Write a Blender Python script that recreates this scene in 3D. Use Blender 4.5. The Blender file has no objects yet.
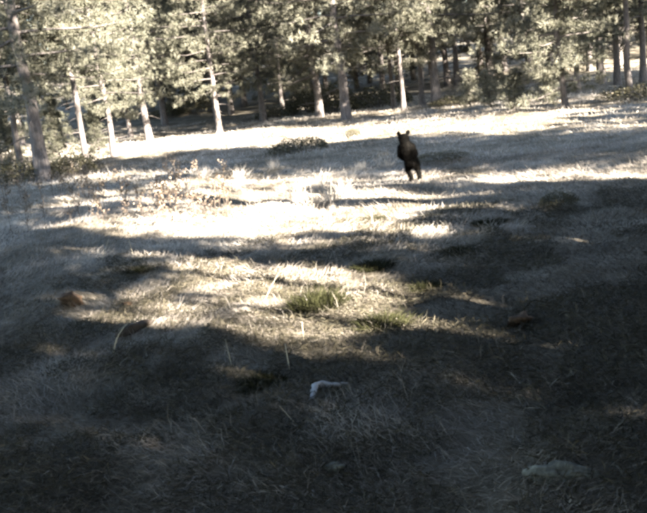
import bpy, bmesh, math, random
import numpy as np
from mathutils import Vector, Matrix, Euler

random.seed(7)
rng = np.random.default_rng(7)
R = math.radians
sc = bpy.context.scene
COL = sc.collection

# ---------------------------------------------------------------- camera
CAM_H, PITCH, ROLL, FPX = 2.7, math.atan(193 / 900), R(7.5), 900.0
cam = bpy.data.cameras.new('camera')
cam.sensor_width = 36.0
cam.lens = FPX / 647 * 36.0
cam.clip_start, cam.clip_end = 0.05, 3000
camo = bpy.data.objects.new('camera', cam)
COL.objects.link(camo)
camo.matrix_world = (Matrix.Translation((0, 0, CAM_H)) @ Matrix.Rotation(R(90) - PITCH, 4, 'X')
                     @ Matrix.Rotation(-ROLL, 4, 'Z'))
sc.camera = camo

# ---------------------------------------------------------------- sky, sun, exposure
SUN_EL = R(22)
SUN_AZ = R(45)                       # the sun stands right of and behind the camera
S2 = np.array([math.cos(SUN_AZ), -math.sin(SUN_AZ)])      # ground direction towards the sun
N2 = np.array([math.sin(SUN_AZ), math.cos(SUN_AZ)])       # across the shadows
w = bpy.data.worlds.new('World')
sc.world = w
w.use_nodes = True
nt = w.node_tree
nt.nodes.clear()
sky = nt.nodes.new('ShaderNodeTexSky')
sky.sky_type = 'NISHITA'
sky.sun_disc = False
sky.sun_elevation = SUN_EL
sky.sun_rotation = math.atan2(S2[0], S2[1])
sky.altitude = 1500
bg = nt.nodes.new('ShaderNodeBackground')
bg.inputs['Strength'].default_value = 0.05
wo = nt.nodes.new('ShaderNodeOutputWorld')
nt.links.new(sky.outputs[0], bg.inputs['Color'])
nt.links.new(bg.outputs[0], wo.inputs['Surface'])
sl = bpy.data.lights.new('sun', 'SUN')
sl.energy = 5.0
sl.angle = R(0.55)
sl.color = (1.0, 0.94, 0.86)
so = bpy.data.objects.new('sun', sl)
COL.objects.link(so)
so.location = (60, -40, 40)
sun_dir = Vector((S2[0] * math.cos(SUN_EL), S2[1] * math.cos(SUN_EL), math.sin(SUN_EL)))
so.rotation_euler = sun_dir.to_track_quat('Z', 'Y').to_euler()
vs = sc.view_settings
vs.view_transform = 'Standard'
vs.look = 'None'
vs.exposure = 4.2
vs.gamma = 1.0
sc.render.engine = 'CYCLES'
cy = sc.cycles
cy.use_denoising = True
cy.filter_width = 3.4
cy.max_bounces = 6
cy.diffuse_bounces = 3
cy.transmission_bounces = 3
cy.transparent_max_bounces = 4
cy.caustics_reflective = cy.caustics_refractive = False


# ---------------------------------------------------------------- helpers
def ray(px, py):
    a, b = px - 323.5, -(py - 256.5)
    x = a * math.cos(ROLL) + b * math.sin(ROLL)
    y = -a * math.sin(ROLL) + b * math.cos(ROLL)
    return x, FPX * math.cos(PITCH) + y * math.sin(PITCH), -FPX * math.sin(PITCH) + y * math.cos(PITCH)


def vnoise(x, y, seed=0):
    """smooth value noise 0..1 on arrays"""
    x = np.asarray(x, float); y = np.asarray(y, float)
    xi = np.floor(x).astype(np.int64); yi = np.floor(y).astype(np.int64)
    fx = x - xi; fy = y - yi
    fx = fx * fx * (3 - 2 * fx); fy = fy * fy * (3 - 2 * fy)

    def h(a, b):
        n = (a * 374761393 + b * 668265263 + seed * 1274126177) & 0xffffffff
        n = ((n ^ (n >> 13)) * 1274126177) & 0xffffffff
        n = (n ^ (n >> 16)) & 0xffff
        return n / 65535.0
    return ((h(xi, yi) * (1 - fx) + h(xi + 1, yi) * fx) * (1 - fy)
            + (h(xi, yi + 1) * (1 - fx) + h(xi + 1, yi + 1) * fx) * fy)


def terrain(x, y):
    x = np.asarray(x, float); y = np.asarray(y, float)
    d = np.hypot(x, y)
    near = np.clip((90 - d) / 40, 0, 1)
    z = 0.20 * (vnoise(x / 5.5 + 3, y / 5.5, 1) - 0.5)
    z = z + 0.13 * (vnoise(x / 1.3, y / 1.3, 2) - 0.5) * near
    z = z + 0.085 * (vnoise(x / 0.45, y / 0.45, 3) - 0.5) * near
    rise = np.clip(y - 47, 0, None)
    z = z + np.minimum(0.05 * rise, 16) * np.clip(rise / 14, 0, 1)
    z = z + 0.8 * (vnoise(x / 22, y / 22, 5) - 0.5) * np.clip(rise / 20, 0, 1)
    return z


def tz(x, y):
    return float(terrain(x, y))


def ground_at(px, py):
    x, y, z = ray(px, py)
    t = -CAM_H / z
    for _ in range(12):
        t = (tz(x * t, y * t) - CAM_H) / z
    return x * t, y * t


def px_size(px, py, n):
    """metres covered by n photo pixels at the ground point under a pixel"""
    x, y = ground_at(px, py)
    return n / FPX * math.hypot(y, CAM_H)


def ut(u, t):
    p = N2 * u + S2 * t
    return float(p[0]), float(p[1])


def mesh_np(name, verts, tris=None, quads=None, mat=None, attrs=None, smooth=False):
    me = bpy.data.meshes.new(name)
    verts = np.asarray(verts, np.float32)
    me.vertices.add(len(verts))
    me.vertices.foreach_set('co', verts.ravel())
    loops, starts, off = [], [], 0
    if quads is not None and len(quads):
        q = np.asarray(quads, np.int32)
        loops.append(q.ravel()); starts.append(off + np.arange(len(q)) * 4); off += q.size
    if tris is not None and len(tris):
        q = np.asarray(tris, np.int32)
        loops.append(q.ravel()); starts.append(off + np.arange(len(q)) * 3); off += q.size
    L = np.concatenate(loops).astype(np.int32); S = np.concatenate(starts).astype(np.int32)
    me.loops.add(len(L)); me.loops.foreach_set('vertex_index', L)
    me.polygons.add(len(S)); me.polygons.foreach_set('loop_start', S)
    if smooth:
        me.polygons.foreach_set('use_smooth', np.ones(len(S), bool))
    for k, v in (attrs or {}).items():
        a = me.attributes.new(k, 'FLOAT', 'POINT')
        a.data.foreach_set('value', np.asarray(v, np.float32))
    me.update(calc_edges=True)
    if mat:
        me.materials.append(mat)
    return me


def obj(name, me, parent=None, loc=None, rot=None):
    o = bpy.data.objects.new(name, me)
    COL.objects.link(o)
    if parent is not None:
        o.parent = parent
    if loc is not None:
        o.location = loc
    if rot is not None:
        o.rotation_euler = rot
    return o


def tag(o, label=None, cat=None, group=None, kind=None):
    if label: o['label'] = label
    if cat: o['category'] = cat
    if group: o['group'] = group
    if kind: o['kind'] = kind
    return o


def unit(v):
    return v / np.maximum(np.linalg.norm(v, axis=-1, keepdims=True), 1e-9)


def blades(base, direc, length, width, bend, tone, droop=None):
    """bent strips of five points each: a quad and a tip"""
    n = len(base)
    direc = unit(direc)
    side = unit(np.cross(direc, rng.normal(size=(n, 3))))
    L = np.asarray(length)[:, None]; W = np.asarray(width)[:, None] * 0.5
    b = rng.normal(size=(n, 3)) * np.asarray(bend)[:, None]
    b[:, 2] -= np.abs(np.asarray(bend)) * 1.1
    mid = base + direc * L * 0.5
    tip = base + direc * L + b * L
    v = np.stack([base - side * W, base + side * W, mid + side * W * 0.8, mid - side * W * 0.8, tip], 1).reshape(-1, 3)
    i = np.arange(n)[:, None] * 5
    quads = i + np.array([[0, 1, 2, 3]]); tris = i + np.array([[3, 2, 4]])
    return v, quads, tris, np.repeat(tone, 5)


class Tube2:
    def __init__(self):
        self.v, self.q, self.t, self.n = [], [], [], 0

    def add(self, pts, radii, sides=7, cap=True, rough=0.0):
        pts = np.asarray(pts, float); m = len(pts)
        tang = unit(np.gradient(pts, axis=0))
        ref = np.array([0.31, 0.87, 0.2]) if abs(tang[0, 2]) > 0.7 else np.array([0.1, 0.2, 1.0])
        u = unit(np.cross(tang, ref)); vv = np.cross(tang, u)
        a = np.linspace(0, 2 * math.pi, sides, endpoint=False)
        ring = np.cos(a)[None, :, None] * u[:, None] + np.sin(a)[None, :, None] * vv[:, None]
        rad = np.asarray(radii, float)[:, None] * (1 + rough * rng.normal(size=(m, sides)))
        P = (pts[:, None] + ring * rad[:, :, None]).reshape(-1, 3)
        st = self.n
        self.v.append(P); self.n += len(P)
        for k in range(m - 1):
            for s in range(sides):
                s2 = (s + 1) % sides
                self.q.append((st + k * sides + s, st + k * sides + s2, st + (k + 1) * sides + s2, st + (k + 1) * sides + s))
        if cap:
            for k in (0, m - 1):
                self.v.append(pts[k:k + 1]); c = self.n; self.n += 1
                for s in range(sides):
                    self.t.append((st + k * sides + s, st + k * sides + (s + 1) % sides, c))

    def mesh(self, name, mat, smooth=True):
        return mesh_np(name, np.concatenate(self.v), self.t, self.q, mat, smooth=smooth)


# ---------------------------------------------------------------- materials
def new_mat(name):
    m = bpy.data.materials.new(name); m.use_nodes = True
    t = m.node_tree; t.nodes.clear()
    out = t.nodes.new('ShaderNodeOutputMaterial')
    return m, t, out


def nd(t, kind, **kw):
    n = t.nodes.new(kind)
    for k, v in kw.items():
        if k.startswith('i_'):
            n.inputs[k[2:].replace('_', ' ')].default_value = v
        else:
            setattr(n, k, v)
    return n


def ramp(t, fac, stops):
    r = t.nodes.new('ShaderNodeValToRGB')
    e = r.color_ramp.elements
    while len(e) < len(stops): e.new(0.5)
    for k, (p, c) in enumerate(stops):
        e[k].position = p; e[k].color = (*c, 1)
    t.links.new(fac, r.inputs['Fac'])
    return r.outputs['Color']


def leaf_mat(name, stops, trans=0.25, rand=0.25, rough=0.6, spec=0.25):
    m, t, out = new_mat(name)
    at = nd(t, 'ShaderNodeAttribute', attribute_name='tone')
    oi = nd(t, 'ShaderNodeObjectInfo')
    ad = nd(t, 'ShaderNodeMath', operation='MULTIPLY_ADD'); ad.inputs[1].default_value = rand
    t.links.new(oi.outputs['Random'], ad.inputs[0]); t.links.new(at.outputs['Fac'], ad.inputs[2])
    sb = nd(t, 'ShaderNodeMath', operation='SUBTRACT'); sb.inputs[1].default_value = rand / 2
    t.links.new(ad.outputs[0], sb.inputs[0])
    c = ramp(t, sb.outputs[0], stops)
    p = nd(t, 'ShaderNodeBsdfPrincipled', i_Roughness=rough)
    p.inputs['Specular IOR Level'].default_value = spec
    t.links.new(c, p.inputs['Base Color'])
    tr = nd(t, 'ShaderNodeBsdfTranslucent'); t.links.new(c, tr.inputs['Color'])
    mx = nd(t, 'ShaderNodeMixShader'); mx.inputs[0].default_value = trans
    t.links.new(p.outputs[0], mx.inputs[1]); t.links.new(tr.outputs[0], mx.inputs[2])
    t.links.new(mx.outputs[0], out.inputs['Surface'])
    return m


def rough_mat(name, stops, scale=(6, 6, 6), rough=0.85, bump=0.4, dist=0.02, detail=6, spec=0.2):
    m, t, out = new_mat(name)
    tc = nd(t, 'ShaderNodeTexCoord')
    mp = nd(t, 'ShaderNodeMapping'); mp.inputs['Scale'].default_value = scale
    t.links.new(tc.outputs['Object'], mp.inputs['Vector'])
    nz = nd(t, 'ShaderNodeTexNoise', i_Scale=1.0, i_Detail=detail, i_Roughness=0.65)
    t.links.new(mp.outputs[0], nz.inputs['Vector'])
    c = ramp(t, nz.outputs['Fac'], stops)
    p = nd(t, 'ShaderNodeBsdfPrincipled', i_Roughness=rough)
    p.inputs['Specular IOR Level'].default_value = spec
    t.links.new(c, p.inputs['Base Color'])
    b = nd(t, 'ShaderNodeBump', i_Strength=bump, i_Distance=dist)
    t.links.new(nz.outputs['Fac'], b.inputs['Height']); t.links.new(b.outputs[0], p.inputs['Normal'])
    t.links.new(p.outputs[0], out.inputs['Surface'])
    return m


M_BARK = rough_mat('bark', [(0.3, (0.045, 0.037, 0.032)), (0.52, (0.11, 0.092, 0.08)), (0.75, (0.21, 0.18, 0.158))],
                   (26, 26, 5), 0.9, 0.9, 0.03)
M_NEEDLE = leaf_mat('pine_needles', [(0.0, (0.045, 0.046, 0.028)), (0.5, (0.125, 0.118, 0.082)), (1.0, (0.26, 0.24, 0.175))], 0.3, 0.3)
M_BUSH = leaf_mat('bush_leaves', [(0.0, (0.035, 0.034, 0.018)), (0.6, (0.08, 0.07, 0.038)), (1.0, (0.15, 0.12, 0.07))], 0.2, 0.3)
M_GRASS = leaf_mat('dry_grass', [(0.0, (0.055, 0.046, 0.032)), (0.25, (0.15, 0.124, 0.090)), (0.6, (0.33, 0.285, 0.235)), (1.0, (0.46, 0.415, 0.35))], 0.22, 0.0, 0.7)
M_TUFT = leaf_mat('tuft_grass', [(0.0, (0.026, 0.023, 0.013)), (0.5, (0.078, 0.066, 0.040)), (1.0, (0.18, 0.145, 0.095))], 0.2, 0.15, 0.7)
M_GREEN = leaf_mat('green_tuft', [(0.0, (0.012, 0.012, 0.005)), (0.5, (0.035, 0.035, 0.014)), (1.0, (0.10, 0.09, 0.045))], 0.1, 0.1, 0.8, 0.05)
M_WEED = leaf_mat('weed', [(0.0, (0.07, 0.05, 0.035)), (0.6, (0.17, 0.125, 0.085)), (1.0, (0.30, 0.24, 0.17))], 0.2, 0.2, 0.7)
M_STRAW = rough_mat('straw', [(0.3, (0.36, 0.30, 0.2)), (0.7, (0.56, 0.49, 0.36))], (20, 20, 20), 0.7, 0.2, 0.003)
M_DEADWOOD = rough_mat('dead_wood', [(0.3, (0.03, 0.022, 0.016)), (0.7, (0.10, 0.075, 0.055))], (14, 14, 14), 0.9, 0.6, 0.01)
M_BLEACH = rough_mat('bleached_wood', [(0.3, (0.30, 0.295, 0.29)), (0.7, (0.6, 0.59, 0.58))], (14, 14, 14), 0.75, 0.3, 0.004)
M_STONE = rough_mat('pale_stone', [(0.3, (0.05, 0.048, 0.038)), (0.5, (0.14, 0.135, 0.105)), (0.7, (0.30, 0.29, 0.22))], (16, 16, 16), 0.9, 1.0, 0.02)
M_RUST = rough_mat('rusty_soil', [(0.3, (0.045, 0.027, 0.016)), (0.7, (0.16, 0.10, 0.058))], (12, 12, 12), 0.95, 0.8, 0.02)
M_BEAR = rough_mat('black_fur', [(0.3, (0.003, 0.003, 0.0027)), (0.7, (0.006, 0.005, 0.004))], (18, 18, 18), 0.9, 0.5, 0.01, spec=0.02)
M_NOSE = rough_mat('wet_nose', [(0.3, (0.004, 0.004, 0.004)), (0.7, (0.01, 0.009, 0.009))], (30, 30, 30), 0.3, 0.2, 0.002)
M_MUZZLE = rough_mat('tan_muzzle', [(0.3, (0.07, 0.04, 0.02)), (0.7, (0.12, 0.075, 0.04))], (30, 30, 30), 0.7, 0.2, 0.002)
M_HAIR = leaf_mat('fur_strands', [(0.0, (0.003, 0.003, 0.0027)), (0.7, (0.006, 0.005, 0.004)), (1.0, (0.012, 0.008, 0.005))], 0.0, 0.0, 0.9, 0.02)


def ground_mat():
    m, t, out = new_mat('meadow_soil')
    tc = nd(t, 'ShaderNodeTexCoord')
    n1 = nd(t, 'ShaderNodeTexNoise', i_Scale=0.9, i_Detail=5.0, i_Roughness=0.6)
    n2 = nd(t, 'ShaderNodeTexNoise', i_Scale=14.0, i_Detail=6.0, i_Roughness=0.7)
    mp = nd(t, 'ShaderNodeMapping'); mp.inputs['Scale'].default_value = (38, 150, 38); mp.inputs['Rotation'].default_value = (0, 0, 0.5)
    n3 = nd(t, 'ShaderNodeTexNoise', i_Scale=1.0, i_Detail=3.0)
    for n in (n1, n2): t.links.new(tc.outputs['Object'], n.inputs['Vector'])
    t.links.new(tc.outputs['Object'], mp.inputs['Vector']); t.links.new(mp.outputs[0], n3.inputs['Vector'])
    c1 = ramp(t, n1.outputs['Fac'], [(0.3, (0.10, 0.085, 0.058)), (0.5, (0.22, 0.19, 0.14)), (0.7, (0.34, 0.30, 0.24))])
    c2 = ramp(t, n2.outputs['Fac'], [(0.3, (0.35, 0.32, 0.28)), (0.65, (1.0, 1.0, 1.0))])
    c3 = ramp(t, n3.outputs['Fac'], [(0.35, (0.55, 0.52, 0.48)), (0.62, (1.0, 1.0, 1.0))])
    a = nd(t, 'ShaderNodeMixRGB', blend_type='MULTIPLY', i_Fac=0.8); t.links.new(c1, a.inputs[1]); t.links.new(c2, a.inputs[2])
    b = nd(t, 'ShaderNodeMixRGB', blend_type='MULTIPLY', i_Fac=0.8); t.links.new(a.outputs[0], b.inputs[1]); t.links.new(c3, b.inputs[2])
    p = nd(t, 'ShaderNodeBsdfPrincipled', i_Roughness=0.95)
    p.inputs['Specular IOR Level'].default_value = 0.1
    t.links.new(b.outputs[0], p.inputs['Base Color'])
    bp = nd(t, 'ShaderNodeBump', i_Strength=0.9, i_Distance=0.04)
    t.links.new(n2.outputs['Fac'], bp.inputs['Height']); t.links.new(bp.outputs[0], p.inputs['Normal'])
    t.links.new(p.outputs[0], out.inputs['Surface'])
    return m


M_GROUND = ground_mat()

# ---------------------------------------------------------------- the ground
def axis(parts):
    out = []
    for a, b, s in parts:
        out.append(np.arange(a, b - s * 0.3, s))
    return np.concatenate(out + [[parts[-1][1]]])


ys = axis([(-900, -100, 100), (-100, 0, 5), (0, 4, 0.5), (4, 24, 0.1), (24, 58, 0.28), (58, 160, 2.0), (160, 400, 30), (400, 1500, 110)])
xp = axis([(0, 7, 0.1), (7, 22, 0.3), (22, 100, 2.5), (100, 300, 25), (300, 1500, 120)])
xs = np.concatenate([-xp[:0:-1], xp])
X, Y = np.meshgrid(xs, ys)
Z = terrain(X, Y)
nx, ny = len(xs), len(ys)
idx = np.arange(nx * ny).reshape(ny, nx)
q = np.stack([idx[:-1, :-1], idx[:-1, 1:], idx[1:, 1:], idx[1:, :-1]], -1).reshape(-1, 4)
g = obj('ground', mesh_np('ground', np.stack([X, Y, Z], -1).reshape(-1, 3), None, q, M_GROUND, smooth=True))
tag(g, 'gently uneven meadow floor of dry soil and matted grass', 'ground', kind='structure')


# ---------------------------------------------------------------- trees
def pine_meshes(name, H, cb, Rc, r0, nbr, tufts, needle=0.22, nw=0.024, K=11, lean=0.02, top=0.35, dead=6):
    """trunk with limbs, and a crown of needle tufts"""
    T = Tube2()
    k = 16
    zz = np.linspace(-0.25, H * 0.98, k)
    wob = np.cumsum(rng.normal(size=(k, 2)) * 0.045, 0) + np.linspace(0, H * lean, k)[:, None] * np.array([[1, 0.3]])
    wob -= wob[1]
    pts = np.column_stack([wob, zz])
    rad = r0 * (1 - np.clip(zz / H, 0, 1)) ** 0.8 + 0.012
    rad[0] *= 1.5; rad[1] *= 1.12
    T.add(pts, rad, 10, rough=0.05)

    def at(z):
        return np.array([np.interp(z, zz, wob[:, 0]), np.interp(z, zz, wob[:, 1]), z])
    for _ in range(dead):                                   # bare lower snags
        z = random.uniform(cb * 0.35, cb * 1.1); a = random.uniform(0, 6.28); L = random.uniform(0.3, 1.1)
        p0 = at(z); d = np.array([math.cos(a), math.sin(a), random.uniform(-0.25, 0.25)])
        T.add([p0, p0 + d * L * 0.5, p0 + d * L + np.array([0, 0, -0.08])], [0.02, 0.014, 0.005], 4)
    C, D = [], []
    golden = 2.4
    for b in range(nbr):
        f = (b + random.random() * 0.8) / nbr
        f = f ** 0.85
        z = cb + (H - cb) * f * 0.97
        prof = (1 - f) ** 0.75 * (0.62 + 0.38 * min(1, f / 0.18)) + 0.10
        L = Rc * prof * random.uniform(0.7, 1.15)
        a = b * golden + random.uniform(-0.5, 0.5)
        up = 0.05 + 0.6 * f + random.uniform(-0.15, 0.15)
        p0 = at(z)
        d = np.array([math.cos(a), math.sin(a), up]); d /= np.linalg.norm(d)
        s = np.linspace(0, 1, 5)[:, None]
        sag = np.array([0, 0, -1.0]) * (s ** 1.6) * L * (0.28 * (1 - f)) + np.array([0, 0, 1]) * (s ** 4) * L * 0.12
        P = p0 + d * L * s + sag
        T.add(P, np.linspace(0.035 * (1 - f) + 0.012, 0.006, 5), 4, cap=False)
        n = max(4, int(tufts * (0.35 + prof)))
        ncl = 3 + int(L * 2.6)                                # twigs: tufts gather in clumps
        cs = np.sort(rng.uniform(0.1, 1.0, ncl) ** 0.8); pickc = rng.integers(0, ncl, n)
        clat = rng.normal(size=(ncl, 3)) * np.array([1, 1, 0.4]) * (0.22 * L * (0.35 + 0.65 * (1 - np.abs(cs - 0.65)))[:, None])
        sv = cs[pickc]
        base = np.stack([np.interp(sv, s[:, 0], P[:, j]) for j in range(3)], 1)
        lat = clat[pickc] + rng.normal(size=(n, 3)) * np.array([1, 1, 0.6]) * (0.10 + 0.03 * L)
        C.append(base + lat)
        D.append(unit(d[None] * 0.9 + unit(lat) * 0.8 + np.array([0, 0, 0.5])))
    C = np.concatenate(C); D = np.concatenate(D)
    tone = np.clip(rng.normal(0.48, 0.17, len(C)), 0, 1)
    nB = len(C) * K
    Cb = np.repeat(C, K, 0)
    Dn = unit(np.repeat(D, K, 0) * 0.75 + rng.normal(size=(nB, 3)) * 0.75)
    L = rng.uniform(0.65, 1.2, nB)[:, None] * needle
    side = unit(np.cross(Dn, rng.normal(size=(nB, 3)))) * nw * 0.5
    o0 = Cb + Dn * L * 0.06
    v = np.stack([o0 - side, o0 + side, Cb + Dn * L], 1).reshape(-1, 3)
    tt = np.clip(np.repeat(np.repeat(tone, K) + rng.normal(0, 0.08, nB), 3), 0, 1)
    crown = mesh_np(name + '_crown', v, np.arange(nB * 3).reshape(-1, 3), None, M_NEEDLE, {'tone': tt})
    return T.mesh(name + '_trunk', M_BARK), crown, H


PV = {
    'A': pine_meshes('pine_a', 17.5, 2.0, 2.9, 0.135, 104, 68, 0.18, 0.018, 18),
    'B': pine_meshes('pine_b', 15.5, 1.5, 2.7, 0.122, 98, 64, 0.18, 0.018, 18, lean=-0.015),
    'C': pine_meshes('pine_c', 11.0, 0.8, 2.4, 0.112, 82, 62, 0.18, 0.018, 18),
    'D': pine_meshes('pine_d', 18.5, 2.6, 3.3, 0.145, 106, 72, 0.18, 0.018, 18, lean=0.01, dead=14),
    'E': pine_meshes('pine_e', 4.6, 0.3, 1.45, 0.06, 48, 44, 0.17, 0.019, 14, dead=2),
    'F': pine_meshes('pine_f', 2.2, 0.15, 0.85, 0.03, 30, 28, 0.15, 0.018, 12, dead=0),
    'G': pine_meshes('pine_g', 13.5, 4.4, 3.0, 0.14, 70, 72, 0.24, 0.036, 11, dead=10),
    'S': pine_meshes('pine_s', 4.0, 0.1, 1.7, 0.06, 64, 64, 0.2, 0.03, 11, dead=0),
    'K': pine_meshes('pine_k', 17.0, 7.2, 5.6, 0.28, 100, 110, 0.3, 0.055, 11, dead=4),
}


def tree(kind, x, y, label, group=None, scale=1.0, rz=None, thick=1.0, name='pine_tree', tilt=0.0):
    tm, cm, H = PV[kind]
    e = obj(name, None, loc=(x, y, tz(x, y) - 0.03), rot=(tilt, 0, random.uniform(0, 6.28) if rz is None else rz))
    e.empty_display_size = 0.3
    e.scale = (scale,) * 3 if not isinstance(scale, tuple) else (scale[0], scale[0], scale[1])
    tag(e, label, 'tree' if kind not in 'EFS' else 'sapling', group)
    t = obj('trunk', tm, e); t.scale = (1, 1, 1)
    obj('crown', cm, e)
    return e


def tree_px(kind, px, py, label, wpx=None, **kw):
    x, y = ground_at(px, py)
    if wpx:
        r = wpx / FPX * math.hypot(y, CAM_H) / 2
        base = {'A': 0.165, 'B': 0.15, 'C': 0.14, 'D': 0.18, 'G': 0.17, 'E': 0.07, 'F': 0.035}[kind]
        kw['scale'] = min(1.35, max(0.75, r / base))
    return tree(kind, x, y, label, **kw)


FRONT = 'pines along the far edge of the meadow'
tree_px('A', 45, 181, 'thick pine trunk at far left, its foot dark and its middle sunlit', 14, group=FRONT)
tree_px('G', 24, 177, 'dark slim pine just left of the thick sunlit trunk at far left', 6, group=FRONT)
tree_px('B', 1, 171, 'leftmost pine, pale trunk cut by the left edge of the picture', 8, group=FRONT)
tree_px('G', 88, 170, 'thin dark pine between the thick left trunk and the bright meadow corner', 5, group=FRONT, scale=0.8)
tree_px('D', 115, 158, 'thin dark leaning pine standing in the bright left corner of the meadow', 6, group=FRONT)
tree_px('A', 149, 140, 'bright sunlit pine trunk at the left end of the white grass', 7, group=FRONT)
tree_px('B', 131, 137, 'small pine just left of the bright trunk at the meadow end', 5, group=FRONT)
tree_px('A', 220, 133, 'slender sunlit pine closest to the white grass left of centre', 6, group=FRONT)
tree_px('B', 246, 114, 'pale pine standing farther back between two slender sunlit pines', 6, group=FRONT)
tree_px('A', 264, 121, 'slender sunlit pine right of the pale one standing farther back', 6, group=FRONT)
tree_px('C', 196, 118, 'shaded pine with low dark boughs left of the slender sunlit pines', 5, group=FRONT)
tree_px('B', 321, 118, 'sunlit pine at centre, left one of the pair before the dark brush', 8, group=FRONT)
tree_px('A', 347, 119, 'stout bright pine at centre, right one of the pair before the dark brush', 9, group=FRONT)
tree_px('G', 394, 108, 'thin dark pine above the bear, left one of two close together', 5, group=FRONT, scale=0.9)
tree_px('G', 404, 110, 'thin dark pine above the bear, right one of two close together', 5, group=FRONT, scale=0.9)
tree_px('D', 423, 105, 'dark pine touching the thicker double trunk right of the bear', 6, group=FRONT)
tree_px('D', 437, 104, 'thickest dark pine right of the bear at the meadow edge', 9, group=FRONT)
tree_px('C', 565, 108, 'dark pine with low shaded boughs right of the young stems', 7, group=FRONT)
tree_px('G', 578, 93, 'pale grey pine just behind the dark pine at right', 6, group=FRONT)
tree_px('B', 601, 84, 'broad pale grey pine trunk farther back at right', 8, group=FRONT)
tree_px('G', 630, 100, 'pale pine trunk nearest the right edge of the picture', group=FRONT, scale=0.8)
tree_px('C', 530, 84, 'shaded pine with sweeping low boughs behind the young stems at right', 6, group=FRONT)
tree_px('C', 482, 84, 'bushy pine between the thick dark pine and the young stems', 6, group=FRONT)
tree_px('C', 298, 106, 'bushy pine with pale boughs behind the slender sunlit pines', 6, group=FRONT)
for px, py, k, wp_, lb in [
        (172, 119, 'C', 5, 'dusky pine behind the bright trunk at the left end of the white grass'),
        (206, 111, 'B', 5, 'pine in the second row just left of the slender sunlit pines'),
        (232, 108, 'C', 5, 'low-boughed pine in the second row behind the slender sunlit pines'),
        (284, 109, 'C', 5, 'low-boughed pine in the second row left of the central pair'),
        (122, 127, 'C', 5, 'dusky low-boughed pine behind the thin dark leaning pine'),
        (141, 119, 'B', 5, 'pine in the second row above the bright trunk at left'),
        (358, 98, 'C', 5, 'low-boughed pine in the second row right of the central pair'),
        (372, 93, 'B', 5, 'pine in the second row above the wide dark bush'),
        (415, 90, 'C', 5, 'low-boughed pine behind the two thin dark pines above the bear'),
        (458, 90, 'D', 6, 'dark pine in the second row right of the thickest dark pine'),
        (505, 80, 'D', 6, 'dark pine in the second row behind the young stems at right'),
        (552, 80, 'D', 6, 'dark pine in the second row left of the pale grey pines'),
        (618, 84, 'D', 7, 'dark boughed pine between the broad pale trunk and the right edge'),
        (590, 74, 'C', 6, 'low-boughed pine behind the pale grey pines at right'),
        (644, 84, 'D', 7, 'dark boughed pine cut by the right edge of the picture')]:
    tree_px(k, px, py, lb, wp_, group=FRONT)
tree_px('E', 64, 172, 'young pine filling the gap right of the thick left trunk', name='pine_sapling', scale=0.62)
tree_px('E', 100, 158, 'small young pine between the two thin dark leaning pines', name='pine_sapling', scale=0.5)
tree_px('E', 12, 176, 'young pine in the shade at the foot of the leftmost trunks', name='pine_sapling', scale=0.6)
tree_px('E', 188, 117, 'dark young pine beside the shaded pine left of centre', name='pine_sapling', scale=0.75)
tree_px('E', 312, 108, 'young pine directly behind the central pair of sunlit trunks', name='pine_sapling', scale=0.6)
tree_px('E', 500, 98, 'young pine leftmost among the thin stems at right', name='pine_sapling', scale=0.45)
for k, (px, py) in enumerate([(472, 106), (491, 108), (514, 112), (546, 104)]):
    tree_px('F', px, py, ['thin little pine right of the thick dark pine', 'second thin little pine right of the thick dark pine',
                          'thin little pine below the sweeping low boughs at right', 'thin little pine just left of the dark right-hand pine'][k],
            group='little pines at the right meadow edge', name='pine_sapling', scale=0.7)

# deep wood behind the front row
placed = []
tries = 0
while len(placed) < 112 and tries < 6000:
    tries += 1
    y = 52 + 78 * random.random() ** 1.15
    x = random.uniform(-0.55, 0.64) * y
    if any((x - a) ** 2 + (y - b) ** 2 < 2.6 ** 2 for a, b in placed):
        continue
    placed.append((x, y))
for x, y in placed:
    tree(random.choice('ABDD' if y < 78 else 'ABCCD'), x, y, 'grey green pine standing deep in the wood behind the front row of trunks',
         'pines deep in the wood', random.uniform(0.85, 1.2))

# unseen trees added round the meadow, placed and stretched to lay its shade
OUT = 'shade pines added around the meadow outside the view'
OL = 'tall pine beside the camera, outside the picture, added to shade the meadow'
ADDED_CANOPY = []
for x, y, k, s in [(-9.5, 1.5, 'D', 1.1), (-12.5, 7.0, 'D', 1.1), (-11.5, 14.5, 'D', 1.0), (0.2, -1.6, 'G', 1.5), (-9.4, 13.2, 'G', 1.35), (2.8, -3.2, 'D', 1.3), (-2.5, -3.5, 'D', 1.3), (5.5, -3.6, 'D', 1.2), (5.4, 6.6, 'K', 1.0), (4.2, 3.2, 'K', 1.0), (6.4, 11.4, 'K', 1.0), (-5.4, 6.8, 'K', (1.0, 0.8)), (-6.2, 10.8, 'K', 1.0), (-4.0, 3.0, 'K', 1.0), (-0.8, -0.8, 'K', 0.9), (-4.5, -4.5, 'A', 1.1), (-9, -4, 'A', 1.1)]:
    ADDED_CANOPY.append((x * N2[0] + y * N2[1], x * S2[0] + y * S2[1], k, s))
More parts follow.
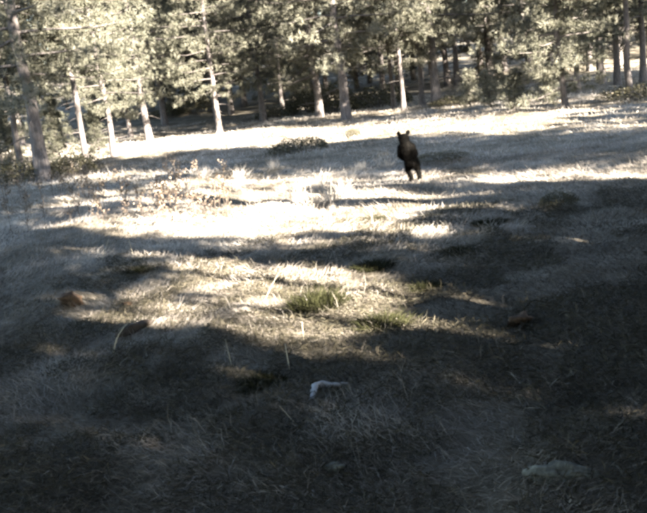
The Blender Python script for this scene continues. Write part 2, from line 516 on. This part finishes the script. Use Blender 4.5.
for u, t, k, s in [(17.4, 1.5, 'G', 0.9), (19.4, 2, 'G', 1.02), (21.4, 2.5, 'G', 0.95), (18.4, 7, 'G', 1.1), (20.6, 8, 'G', 1.1),
                   (26.0, -2, 'S', (0.9, 1.25)), (27.6, -2, 'S', (0.9, 1.3)), (29.0, -2, 'S', (0.9, 1.3)), (29.6, -3, 'E', (0.8, 2.0)), (31.2, -3.5, 'E', (0.9, 2.1)), (34.8, 1, 'G', 1.1), (37, 2.5, 'G', 1.2), (39.5, 0.5, 'G', 1.2), (42, 3, 'G', 1.2), (44.5, 1, 'G', 1.2), (47, 3, 'G', 1.2), (38, 7, 'G', 1.2), (43, 8, 'G', 1.2), (24.6, 0, 'E', (1.0, 1.25)),
                   (11.2, 2.0, 'E', 0.98), (12.8, 2.4, 'E', (0.9, 1.1)), (14.0, 2.2, 'E', (0.8, 1.5)), (13.6, 5, 'E', (0.9, 1.45)), (11.8, 5.2, 'E', (0.9, 1.15)),
                   (9.9, 3.0, 'E', (0.75, 1.2)), (8.9, 4.2, 'E', (0.85, 1.9)), (8.6, 7.5, 'E', (0.6, 2.3)),
                   (6.2, 2.2, 'S', (0.7, 0.8)), (7.2, 1.6, 'S', (0.8, 0.75)), (8.2, 1.8, 'S', (0.8, 0.85)), (9.4, 1.6, 'S', (0.8, 0.9)), (10.6, 1.4, 'S', (0.85, 0.95)), (11.8, 1.2, 'S', (0.85, 1.05)), (13.0, 1.2, 'S', (0.85, 1.12)), (14.2, 1.0, 'S', (0.8, 1.1)), (7.4, 4.2, 'K', (0.42, 0.97)), (5.4, 5.2, 'K', (0.45, 0.97)), (4.4, 9, 'K', (0.38, 0.98)), (6.4, 8.5, 'K', (0.42, 1.15)), (5.3, 11, 'E', (0.8, 1.7)), (4.4, 9.5, 'E', (1.0, 1.6)), (3.8, 11, 'E', (1.0, 1.75)), (3.1, 10, 'E', (1.0, 1.7)), (4.8, 14, 'E', (0.8, 2.0)), (4.0, 14.5, 'E', (1.0, 2.0)), (3.2, 5.5, 'G', (0.8, 1.25)), (2.4, 7.5, 'G', (0.8, 1.3)), 
                   
                   (1.6, 5.0, 'C', 1.0), (0.0, 5.2, 'C', 1.1), (-2.6, 5, 'C', 1.1),
                   (1.2, 9.5, 'B', 1.1), (0.6, 9, 'A', 1.0), (-1.6, 9, 'B', 1.1), (0.6, 13.5, 'A', 1.1),
                   (-4, 9, 'A', 1.0)] + ADDED_CANOPY:
    x, y = ut(u, t)
    tree(k, x, y, OL if k not in 'EFS' else 'young pine beside the camera, outside the picture, added to shade the grass', OUT, s,
         name='pine_tree' if k not in 'EFS' else 'pine_sapling')


# ---------------------------------------------------------------- shrubs and brush
def bush_mesh(name, rx, rz, n, leaf=0.05, mat=None):
    a = rng.uniform(0, 2 * math.pi, n); r = rx * rng.uniform(0, 1, n) ** 0.45
    lump = 0.7 + 0.5 * vnoise(np.cos(a) * 2 + 5, np.sin(a) * 2 + 5, 9)
    h = rz * lump * np.sqrt(np.clip(1 - (r / (rx * 1.05)) ** 2, 0, 1))
    z = h * rng.uniform(0.05, 1, n) ** 0.6
    base = np.column_stack([np.cos(a) * r * lump, np.sin(a) * r * lump, z])
    d = unit(np.column_stack([np.cos(a), np.sin(a), np.full(n, 0.9)]) + rng.normal(size=(n, 3)) * 0.7)
    v, q, t, tn = blades(base, d, rng.uniform(0.7, 1.5, n) * leaf * 1.6, np.full(n, leaf * 0.7), np.full(n, 0.15), np.clip(rng.normal(0.45, 0.2, n), 0, 1))
    return mesh_np(name, v, t, q, mat or M_BUSH, {'tone': tn})


def bush_stems(name, rx, rz, n=12):
    T = Tube2()
    for k in range(n):
        a = random.uniform(0, 6.28); r = rx * random.uniform(0.3, 0.9); h = rz * random.uniform(0.4, 0.9)
        e = np.array([math.cos(a) * r, math.sin(a) * r, h])
        T.add([(0.05 * e[0], 0.05 * e[1], -0.08), 0.5 * e + np.array([0, 0, 0.1 * rz]), e], [0.022, 0.015, 0.006], 5)
    return T.mesh(name, M_BARK)


BUSH_L, BUSH_S = bush_mesh('bush', 1.0, 0.9, 2600), bush_stems('bush_stem', 1.0, 0.9)


def bush(px, py, sx, sz, label, name='bush'):
    x, y = ground_at(px, py)
    e = obj(name, None, loc=(x, y, tz(x, y)), rot=(0, 0, random.uniform(0, 6)))
    e.scale = (sx, sx, sz)
    tag(e, label, 'bush', 'low brush at the meadow edge')
    obj('foliage', BUSH_L, e); obj('stem', BUSH_S, e)


bush(298, 152, 0.95, 0.5, 'low rounded grey bush at the far rim of the shaded strip')
bush(378, 108, 1.9, 1.3, 'wide dark bush right of the central pair of trunks')
bush(334, 113, 1.3, 1.8, 'dark tall brush squeezed between the central pair of trunks')
bush(309, 113, 1.2, 1.7, 'dark brush left of the central pair of trunks')
bush(277, 118, 1.2, 0.8, 'low bush right of the slender sunlit pines')
bush(190, 122, 1.5, 1.5, 'dark bush left of the slender sunlit pines')
bush(106, 130, 1.7, 0.9, 'low dark bush behind the thin leaning pine at left')
bush(170, 125, 1.4, 0.6, 'low brown bush right of the bright left trunk')
bush(20, 182, 1.3, 0.9, 'shaded bush at the foot of the leftmost trunks')
bush(72, 176, 1.0, 0.8, 'shaded bush right of the thick left trunk')
bush(455, 104, 1.2, 0.5, 'low brown bush right of the thick dark pine')
bush(352, 137, 0.28, 0.34, 'tiny brown bush alone on the rim between white grass and shade')
bush(645, 98, 1.5, 0.6, 'low green bush at the foot of the right-hand pale pine')
bush(560, 209, 0.30, 0.24, 'small black low bush in the shade at right')
bush(440, 160, 0.7, 0.22, 'flat dark bush in the grass right of the bear')


# ---------------------------------------------------------------- dry grass
def patch_tone(x, y):
    p = 0.55 * vnoise(x / 1.6 + 11, y / 1.6, 21) + 0.45 * vnoise(x / 0.55, y / 0.55 + 7, 22)
    return p


def scatter(n, y0, y1, margin=1.25, power=1.0):
    """points in a wedge in front of the camera, a little wider than the view"""
    yy = np.sqrt(rng.uniform(y0 ** 2, y1 ** 2, n)) if power == 1.0 else y0 + (y1 - y0) * rng.uniform(0, 1, n) ** power
    xx = rng.uniform(-1, 1, n) * (yy * 0.40 * margin + 0.6)
    return xx, yy


V, Q, T3, TN, off = [], [], [], [], 0


def emit(xx, yy, length, width, lie, bend, tone_shift=0.0, tone_amp=1.0):
    global off
    n = len(xx)
    p = patch_tone(xx, yy)
    swirl = 6.28 * 1.4 * vnoise(xx / 2.2, yy / 2.2, 31) + rng.normal(0, 0.9, n)
    tilt = np.clip(rng.normal(lie, 0.22, n), 0.0, 1.5)
    d = np.column_stack([np.cos(swirl) * np.sin(tilt), np.sin(swirl) * np.sin(tilt), np.cos(tilt)])
    base = np.column_stack([xx, yy, terrain(xx, yy) - 0.012])
    L = length * rng.uniform(0.55, 1.3, n) * (0.55 + 0.9 * p)
    wood = np.clip((9.5 - yy + 5 * (vnoise(xx / 1.2 + 60, yy / 1.2, 71) - 0.5)) / 4.5, 0, 1)       # litter at the wood's edge, plus foreground shade put into the grass tone
    for bx_, by_ in ((5.4, 6.6), (6.4, 11.4), (4.2, 3.2), (-5.4, 6.8), (-6.2, 10.8), (-4.0, 3.0)):          # litter, and corner shade put into the tone, under the added crowns
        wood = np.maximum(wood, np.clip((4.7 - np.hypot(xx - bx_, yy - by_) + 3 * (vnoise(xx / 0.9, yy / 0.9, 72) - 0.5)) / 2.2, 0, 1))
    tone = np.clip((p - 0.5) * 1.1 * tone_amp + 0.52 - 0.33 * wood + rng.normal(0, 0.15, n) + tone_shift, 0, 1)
    v, q_, t_, tn = blades(base, d, L, np.full(n, width) * rng.uniform(0.7, 1.3, n), np.full(n, bend), tone)
    V.append(v); Q.append(q_ + off); T3.append(t_ + off); TN.append(tn); off += len(v)


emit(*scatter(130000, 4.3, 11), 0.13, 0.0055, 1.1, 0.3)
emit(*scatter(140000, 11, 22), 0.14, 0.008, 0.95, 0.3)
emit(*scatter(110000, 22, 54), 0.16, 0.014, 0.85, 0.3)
# standing stalks, thicker where the meadow is open
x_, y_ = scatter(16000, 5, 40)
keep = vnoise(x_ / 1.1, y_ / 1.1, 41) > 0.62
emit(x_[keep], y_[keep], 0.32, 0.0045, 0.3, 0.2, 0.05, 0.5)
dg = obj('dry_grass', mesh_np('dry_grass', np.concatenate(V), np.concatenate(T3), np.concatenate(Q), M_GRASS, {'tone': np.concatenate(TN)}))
tag(dg, 'matted pale dry grass covering the whole meadow', 'grass', kind='stuff')


# low dark herbs, moss and needle litter in patches
x_, y_ = scatter(150000, 4.2, 15)
pn = 0.6 * vnoise(x_ / 0.8 + 40, y_ / 0.8, 61) + 0.4 * vnoise(x_ / 0.3, y_ / 0.3 + 3, 62)
keep = pn > 0.43 + 0.09 * np.clip(y_ - 7, -2, 9) / 4  # thickened towards the camera, so the cover also stands in for foreground shade
x_, y_, pn = x_[keep], y_[keep], pn[keep]
n_ = len(x_)
base_ = np.column_stack([x_, y_, terrain(x_, y_) + rng.uniform(0, 0.05, n_)])
d_ = rng.normal(size=(n_, 3)); d_[:, 2] = np.abs(d_[:, 2]) * 0.6
v_, q_, t_, tn_ = blades(base_, d_, rng.uniform(0.05, 0.13, n_), rng.uniform(0.004, 0.009, n_), np.full(n_, 0.25), np.clip(rng.normal(0.3, 0.22, n_), 0, 1))
gc = obj('ground_cover', mesh_np('ground_cover', v_, t_, q_, M_TUFT, {'tone': tn_}))
tag(gc, 'dark low herbs and leaf litter in patches over the near grass', 'ground cover', kind='stuff')


def tuft_mesh(name, n, r, h, spread, mat, width=0.008, tone=0.4):
    a = rng.uniform(0, 6.283, n); rr = r * rng.uniform(0, 1, n) ** 0.6
    base = np.column_stack([np.cos(a) * rr, np.sin(a) * rr, np.full(n, -0.02)])
    d = np.column_stack([np.cos(a) * spread * (rr / r), np.sin(a) * spread * (rr / r), np.ones(n)]) + rng.normal(size=(n, 3)) * 0.28
    d[:, 2] = np.abs(d[:, 2])
    v, q_, t_, tn = blades(base, d, h * rng.uniform(0.5, 1.15, n), np.full(n, width), np.full(n, 0.22), np.clip(rng.normal(tone, 0.18, n), 0, 1))
    return mesh_np(name, v, t_, q_, mat, {'tone': tn})


TUFT = tuft_mesh('grass_tuft', 1100, 0.22, 0.24, 0.8, M_GREEN, tone=0.25)
TUFT2 = tuft_mesh('grass_clump', 110, 0.16, 0.6, 0.45, M_GRASS, 0.009, 0.8)


def tuft(px, py, s, sz, label, me=TUFT, group='dark grass tufts'):
    x, y = ground_at(px, py)
    o = obj('grass_tuft', me, loc=(x, y, tz(x, y)), rot=(0, 0, random.uniform(0, 6)))
    o.scale = (s, s, sz)
    tag(o, label, 'grass tuft', group)


tuft(318, 307, 1.15, 1.15, 'largest olive grass tuft, in the middle of the sunlit streak')
tuft(384, 326, 1.0, 0.7, 'dark green grass tuft right of and below the largest olive tuft')
tuft(427, 290, 0.7, 0.6, 'small dark grass tuft right of the largest olive tuft')
tuft(374, 267, 1.0, 0.45, 'flat brown grass tuft above and right of the largest olive tuft')
tuft(488, 224, 1.0, 0.45, 'flat olive tuft in grey shade left of the small black bush')
tuft(375, 221, 0.9, 0.5, 'small dark tuft on the rim of the brightest grass')
tuft(140, 272, 0.9, 0.5, 'brown tuft in grey grass above the dark bark piece')
tuft(262, 385, 0.8, 0.5, 'brown tuft left of the bleached stick')
tuft(460, 252, 0.8, 0.45, 'dark tuft midway in the grey shaded slope right of centre')
for k, (px, py, s) in enumerate([(312, 207, 0.9), (330, 203, 1.0), (298, 200, 0.7), (345, 196, 0.8), (385, 168, 0.8), (362, 172, 0.7),
                                 (322, 188, 0.8), (240, 178, 0.7), (205, 180, 0.8), (275, 172, 0.7)]):
    tuft(px, py, s, s, 'tall pale grass clump standing in the brightest part of the meadow', TUFT2, 'tall pale grass clumps')


# ---------------------------------------------------------------- dry weeds at left
def weed_mesh(name, h):
    Tb = Tube2(); tips = []
    lean = np.array([random.uniform(-0.15, 0.15), random.uniform(-0.15, 0.15), 1.0])
    Tb.add([(0, 0, -0.05), lean * h * 0.5, lean * h + np.array([0.03, 0, 0])], [0.007, 0.005, 0.003], 4)
    for k in range(9):
        f = random.uniform(0.3, 1); a = random.uniform(0, 6.28); L = h * random.uniform(0.15, 0.32)
        p = lean * h * f; e = p + np.array([math.cos(a) * L, math.sin(a) * L, L * 0.8])
        Tb.add([p, (p + e) / 2 + np.array([0, 0, -0.01]), e], [0.004, 0.003, 0.002], 4)
        for s in (0.4, 0.7, 1.0): tips.append(p + (e - p) * s)
    tips = np.array(tips); tips = np.repeat(tips, 2, 0) + rng.normal(size=(len(tips) * 2, 3)) * 0.02
    n = len(tips)
    v, q_, t_, tn = blades(tips, rng.normal(size=(n, 3)), rng.uniform(0.03, 0.07, n), np.full(n, 0.028), np.full(n, 0.3), rng.uniform(0, 1, n))
    st = Tb.mesh(name + '_stem', M_DEADWOOD)
    return st, mesh_np(name + '_leaf', v, t_, q_, M_WEED, {'tone': tn})


WV = [weed_mesh('weed%d' % k, random.uniform(0.55, 0.9)) for k in range(4)]
wp = []
for k in range(60):
    px = random.uniform(5, 235); py = 182 + random.uniform(0, 48) + max(0, 60 - px) * 0.35
    wp.append((px, py))
for px, py in wp:
    x, y = ground_at(px, py)
    e = obj('dry_weed', None, loc=(x, y, tz(x, y)), rot=(0, 0, random.uniform(0, 6)))
    e.scale = (random.uniform(0.7, 1.15),) * 3
    tag(e, 'thin brown dry weed with curled leaves on the left side of the meadow', 'weed', 'dry weeds at the left of the meadow')
    st, lf = random.choice(WV)
    obj('stem', st, e); obj('leaves', lf, e)


# ---------------------------------------------------------------- small things lying about
def lump_mesh(name, sx, sy, sz, mat, sub=3, amp=0.25, fr=1.6, seed=1):
    bm = bmesh.new()
    bmesh.ops.create_icosphere(bm, subdivisions=sub, radius=1)
    for v in bm.verts:
        c = v.co
        n = vnoise(c.x * fr + 9 + seed, c.y * fr + c.z * 1.7 + 4, seed) - 0.5 + 0.4 * (vnoise(c.x * 4 + c.z * 3, c.y * 4 + 8, seed + 1) - 0.5)
        n += 0.3 * (vnoise(c.x * 9 + c.z * 5, c.y * 9 + 3, seed + 2) - 0.5)
        f = 1 + amp * 2 * n
        v.co = Vector((c.x * sx, c.y * sy, c.z * sz)) * f
    me = bpy.data.meshes.new(name); bm.to_mesh(me); bm.free()
    me.materials.append(mat)
    me.polygons.foreach_set('use_smooth', np.ones(len(me.polygons), bool))
    return me


def place(name, me, px, py, label, cat, dz=0.0, rot=(0, 0, 0)):
    x, y = ground_at(px, py)
    o = obj(name, me, loc=(x, y, tz(x, y) + dz), rot=rot)
    return tag(o, label, cat)


place('dirt_clod', lump_mesh('clod', 0.15, 0.11, 0.10, M_RUST, amp=0.6, seed=3), 72, 305, 'rusty orange clod of earth in the grass at left', 'clod', 0.05, (0, 0.2, 0.4))
place('dirt_clod', lump_mesh('clod2', 0.12, 0.09, 0.065, M_RUST, amp=0.6, seed=5), 520, 325, 'orange brown clod on the rim of the black shade at right', 'clod', 0.04, (0, 0, 1))
place('dirt_clod', lump_mesh('clod3', 0.07, 0.05, 0.03, M_RUST, amp=0.3, seed=6), 128, 306, 'little pale orange crumb of earth above the dark bark piece', 'clod', 0.03)
place('bark_piece', lump_mesh('bark1', 0.20, 0.07, 0.055, M_DEADWOOD, amp=0.4, seed=8), 133, 332, 'dark jagged piece of bark beside the bent pale straw', 'bark', 0.045, (0.1, -0.15, 0.5))
place('flat_stone', lump_mesh('stone1', 0.22, 0.12, 0.06, M_STONE, sub=4, amp=0.22, seed=11), 562, 474, 'long pale flat stone in black shade at the bottom right', 'stone', 0.0, (0, 0.05, -0.3))
place('flat_stone', lump_mesh('stone2', 0.07, 0.055, 0.035, M_STONE, sub=4, amp=0.25, seed=12), 334, 471, 'small pale stone at the bottom centre', 'stone', 0.03)


def stick(name, pts_px, label, cat, radii, mat, lift=None):
    """a rod laid over ground points; lift raises each point above the ground"""
    P = []
    for k, (px, py) in enumerate(pts_px):
        x, y = ground_at(px, py)
        P.append((x, y, tz(x, y) + (lift[k] if lift else 0.03)))
    c = np.array(P[0]); P = np.array(P) - c
    s = np.linspace(0, len(P) - 1, len(P) * 3)
    PP = np.stack([np.interp(s, np.arange(len(P)), P[:, j]) for j in range(3)], 1)
    for _ in range(2):
        PP[1:-1] = (PP[:-2] + 2 * PP[1:-1] + PP[2:]) / 4
    rr = np.interp(s, np.arange(len(P)), radii)
    PP[1:-1] += rng.normal(size=(len(PP) - 2, 3)) * 0.006
    Tb = Tube2(); Tb.add(PP, rr, 8, rough=0.13)
    o = obj(name, Tb.mesh(name, mat), loc=tuple(c))
    return tag(o, label, cat)


stick('bleached_stick', [(312, 400), (315, 392), (322, 388), (334, 388), (348, 386)], 'short crooked whitish scrap of wood lying in the grass below centre', 'stick',
      [0.022, 0.032, 0.027, 0.022, 0.012], M_BLEACH, [0.0, 0.05, 0.045, 0.035, 0.02])



def upright(px, py, h, lean, bend, label, r=0.006):
    x, y = ground_at(px, py)
    Tb = Tube2()
    s = np.linspace(0, 1, 7)
    P = np.column_stack([lean * h * s + bend * h * s ** 2.2, 0.05 * s, h * s - abs(bend) * 0.25 * h * s ** 3 - 0.04])
    Tb.add(P, np.linspace(r, r * 0.45, 7), 5)
    o = obj('straw_stem', Tb.mesh('straw_stem', M_STRAW), loc=(x, y, tz(x, y)))
    tag(o, label, 'straw', 'single dry straw stems')


upright(113, 355, 0.40, 0.12, 0.42, 'bent pale straw arching over the dark bark piece', 0.009)
upright(290, 370, 0.28, -0.05, 0.0, 'short upright straw left of and above the bleached stick', 0.008)
upright(304, 342, 0.24, 0.0, 0.03, 'short straw just below the largest olive tuft', 0.006)
upright(232, 366, 0.30, -0.1, 0.0, 'faint straw at the edge of the lower shade, left of centre', 0.005)
upright(300, 425, 0.2, -0.7, 0.0, 'slanting straw in the dark grass at the bottom centre', 0.005)
upright(262, 303, 0.34, 0.55, 0.1, 'slanting straw leaning right in the sunlit streak', 0.006)
upright(100, 262, 0.4, 0.5, 0.0, 'slanting straw leaning right in the grey grass at left', 0.006)
upright(133, 255, 0.4, -0.1, 0.0, 'upright straw in the grey grass at left', 0.006)


# ---------------------------------------------------------------- the bear
def capsule(bm, a, b, ra, rb, n=6):
    a, b = Vector(a), Vector(b)
    for k in range(n + 1):
        f = k / n
        bmesh.ops.create_uvsphere(bm, u_segments=16, v_segments=10, radius=ra + (rb - ra) * f,
                                  matrix=Matrix.Translation(a.lerp(b, f)))


def ellips(bm, c, r, rot=(0, 0, 0)):
    m = Matrix.Translation(c) @ Euler(rot).to_matrix().to_4x4() @ Matrix.Diagonal((*r, 1))
    bmesh.ops.create_uvsphere(bm, u_segments=20, v_segments=14, radius=1, matrix=m)


def build_bear():
    bx, by = ground_at(414, 182)
    root = obj('bear', None, loc=(bx, by, tz(bx, by) + 0.01))
    root.scale = (1.08, 1.08, 1.07)
    tag(root, 'black young bear standing upright on its hind legs in the meadow', 'bear')
    bm = bmesh.new()
    # x right, y away from the camera (the bear looks into the wood), z up
    ellips(bm, (0.0, -0.02, 0.385), (0.135, 0.140, 0.120))                # rump
    ellips(bm, (-0.025, 0.005, 0.49), (0.138, 0.145, 0.15))                  # belly
    ellips(bm, (-0.060, 0.0, 0.63), (0.128, 0.130, 0.17))                    # chest
    ellips(bm, (-0.080, -0.01, 0.73), (0.125, 0.105, 0.10))                  # shoulders
    capsule(bm, (-0.085, 0.0, 0.74), (-0.100, 0.02, 0.84), 0.105, 0.095)     # neck
    ellips(bm, (-0.105, 0.035, 0.875), (0.100, 0.105, 0.088))                # skull
    ellips(bm, (-0.105, 0.06, 0.845), (0.098, 0.075, 0.06))                  # cheeks
    capsule(bm, (-0.105, 0.10, 0.85), (-0.105, 0.20, 0.835), 0.055, 0.036)   # muzzle
    for s in (-1, 1):
        ellips(bm, (-0.105 + s * 0.090, 0.02, 0.972), (0.042, 0.020, 0.055), (0, s * 0.4, 0))   # ears
        sh = (-0.075 + s * 0.105, 0.02, 0.70)
        el = (-0.060 + s * 0.150, 0.05, 0.555)
        wr = (-0.050 + s * 0.115, 0.15, 0.485)
        pw = (-0.048 + s * 0.100, 0.19, 0.455)
        capsule(bm, sh, el, 0.066, 0.052); capsule(bm, el, wr, 0.052, 0.042); capsule(bm, wr, pw, 0.044, 0.036, 3)
        hip = (0.0 + s * 0.075, -0.01, 0.36)
        kn = (-0.085, 0.05, 0.23) if s < 0 else (0.100, 0.035, 0.23)
        an = (-0.045, -0.02, 0.09) if s < 0 else (0.122, -0.03, 0.09)
        toe = (an[0], an[1] + 0.12, 0.035)
        heel = (an[0], an[1] - 0.015, 0.04)
        capsule(bm, hip, kn, 0.076, 0.052); capsule(bm, kn, an, 0.050, 0.036)
        capsule(bm, an, heel, 0.040, 0.040, 3); capsule(bm, heel, toe, 0.040, 0.036, 4)
        for c in range(5):
            ox = (c - 2) * 0.017
            ellips(bm, (toe[0] + ox, toe[1] + 0.03, 0.024), (0.011, 0.022, 0.018))
            ellips(bm, (pw[0] + ox * 0.9, pw[1] + 0.028, pw[2] - 0.015), (0.010, 0.020, 0.014))
    ellips(bm, (0.0, -0.16, 0.36), (0.03, 0.03, 0.045))                      # stub tail
    me = bpy.data.meshes.new('bear_raw'); bm.to_mesh(me); bm.free()
    tmp = obj('body_raw', me)
    md = tmp.modifiers.new('r', 'REMESH'); md.mode = 'VOXEL'; md.voxel_size = 0.0085
    sm = tmp.modifiers.new('s', 'SMOOTH'); sm.factor = 0.5; sm.iterations = 3
    dg_ = bpy.context.evaluated_depsgraph_get()
    body = bpy.data.meshes.new_from_object(tmp.evaluated_get(dg_))
    bpy.data.objects.remove(tmp); bpy.data.meshes.remove(me)
    body.materials.clear(); body.materials.append(M_BEAR)
    n = len(body.vertices)
    co = np.empty(n * 3, np.float32); body.vertices.foreach_get('co', co); co = co.reshape(-1, 3)
    no = np.empty(n * 3, np.float32); body.vertices.foreach_get('normal', no); no = no.reshape(-1, 3)
    k = (vnoise(co[:, 0] * 30 + co[:, 1] * 17, co[:, 2] * 22, 51) - 0.5) * 0.012
    body.vertices.foreach_set('co', (co + no * k[:, None]).astype(np.float32).ravel())
    body.polygons.foreach_set('use_smooth', np.ones(len(body.polygons), bool))
    body.update()
    b = obj('body', body, root)
    pick = rng.choice(n, 9000)
    base = co[pick]
    hair_len = np.where(base[:, 2] < 0.06, 0.008, np.where(base[:, 1] > 0.14, 0.010, np.where(base[:, 2] > 0.93, 0.012, 0.028)))
    d = no[pick] * 0.75 + np.array([0, 0, -0.6]) + rng.normal(size=(9000, 3)) * 0.2
    v, q_, t_, tn = blades(base, d, hair_len * rng.uniform(0.6, 1.3, 9000), np.full(9000, 0.0035), np.full(9000, 0.15), np.clip(rng.normal(0.4, 0.25, 9000), 0, 1))
    obj('fur', mesh_np('fur', v, t_, q_, M_HAIR, {'tone': tn}), root)
    # face
    def small(name, c, r, mat, sub=2):
        bm2 = bmesh.new(); bmesh.ops.create_icosphere(bm2, subdivisions=sub, radius=1)
        for vv in bm2.verts: vv.co = Vector((vv.co.x * r[0], vv.co.y * r[1], vv.co.z * r[2] * (1 - 0.2 * vv.co.y)))
        m2 = bpy.data.meshes.new(name); bm2.to_mesh(m2); bm2.free(); m2.materials.append(mat)
        obj(name, m2, root, c)
    small('nose', (-0.105, 0.236, 0.848), (0.02, 0.014, 0.015), M_NOSE)
    for s in (-1, 1):
        small('eye', (-0.105 + s * 0.048, 0.128, 0.893), (0.009, 0.009, 0.009), M_NOSE)
    return root


build_bear()
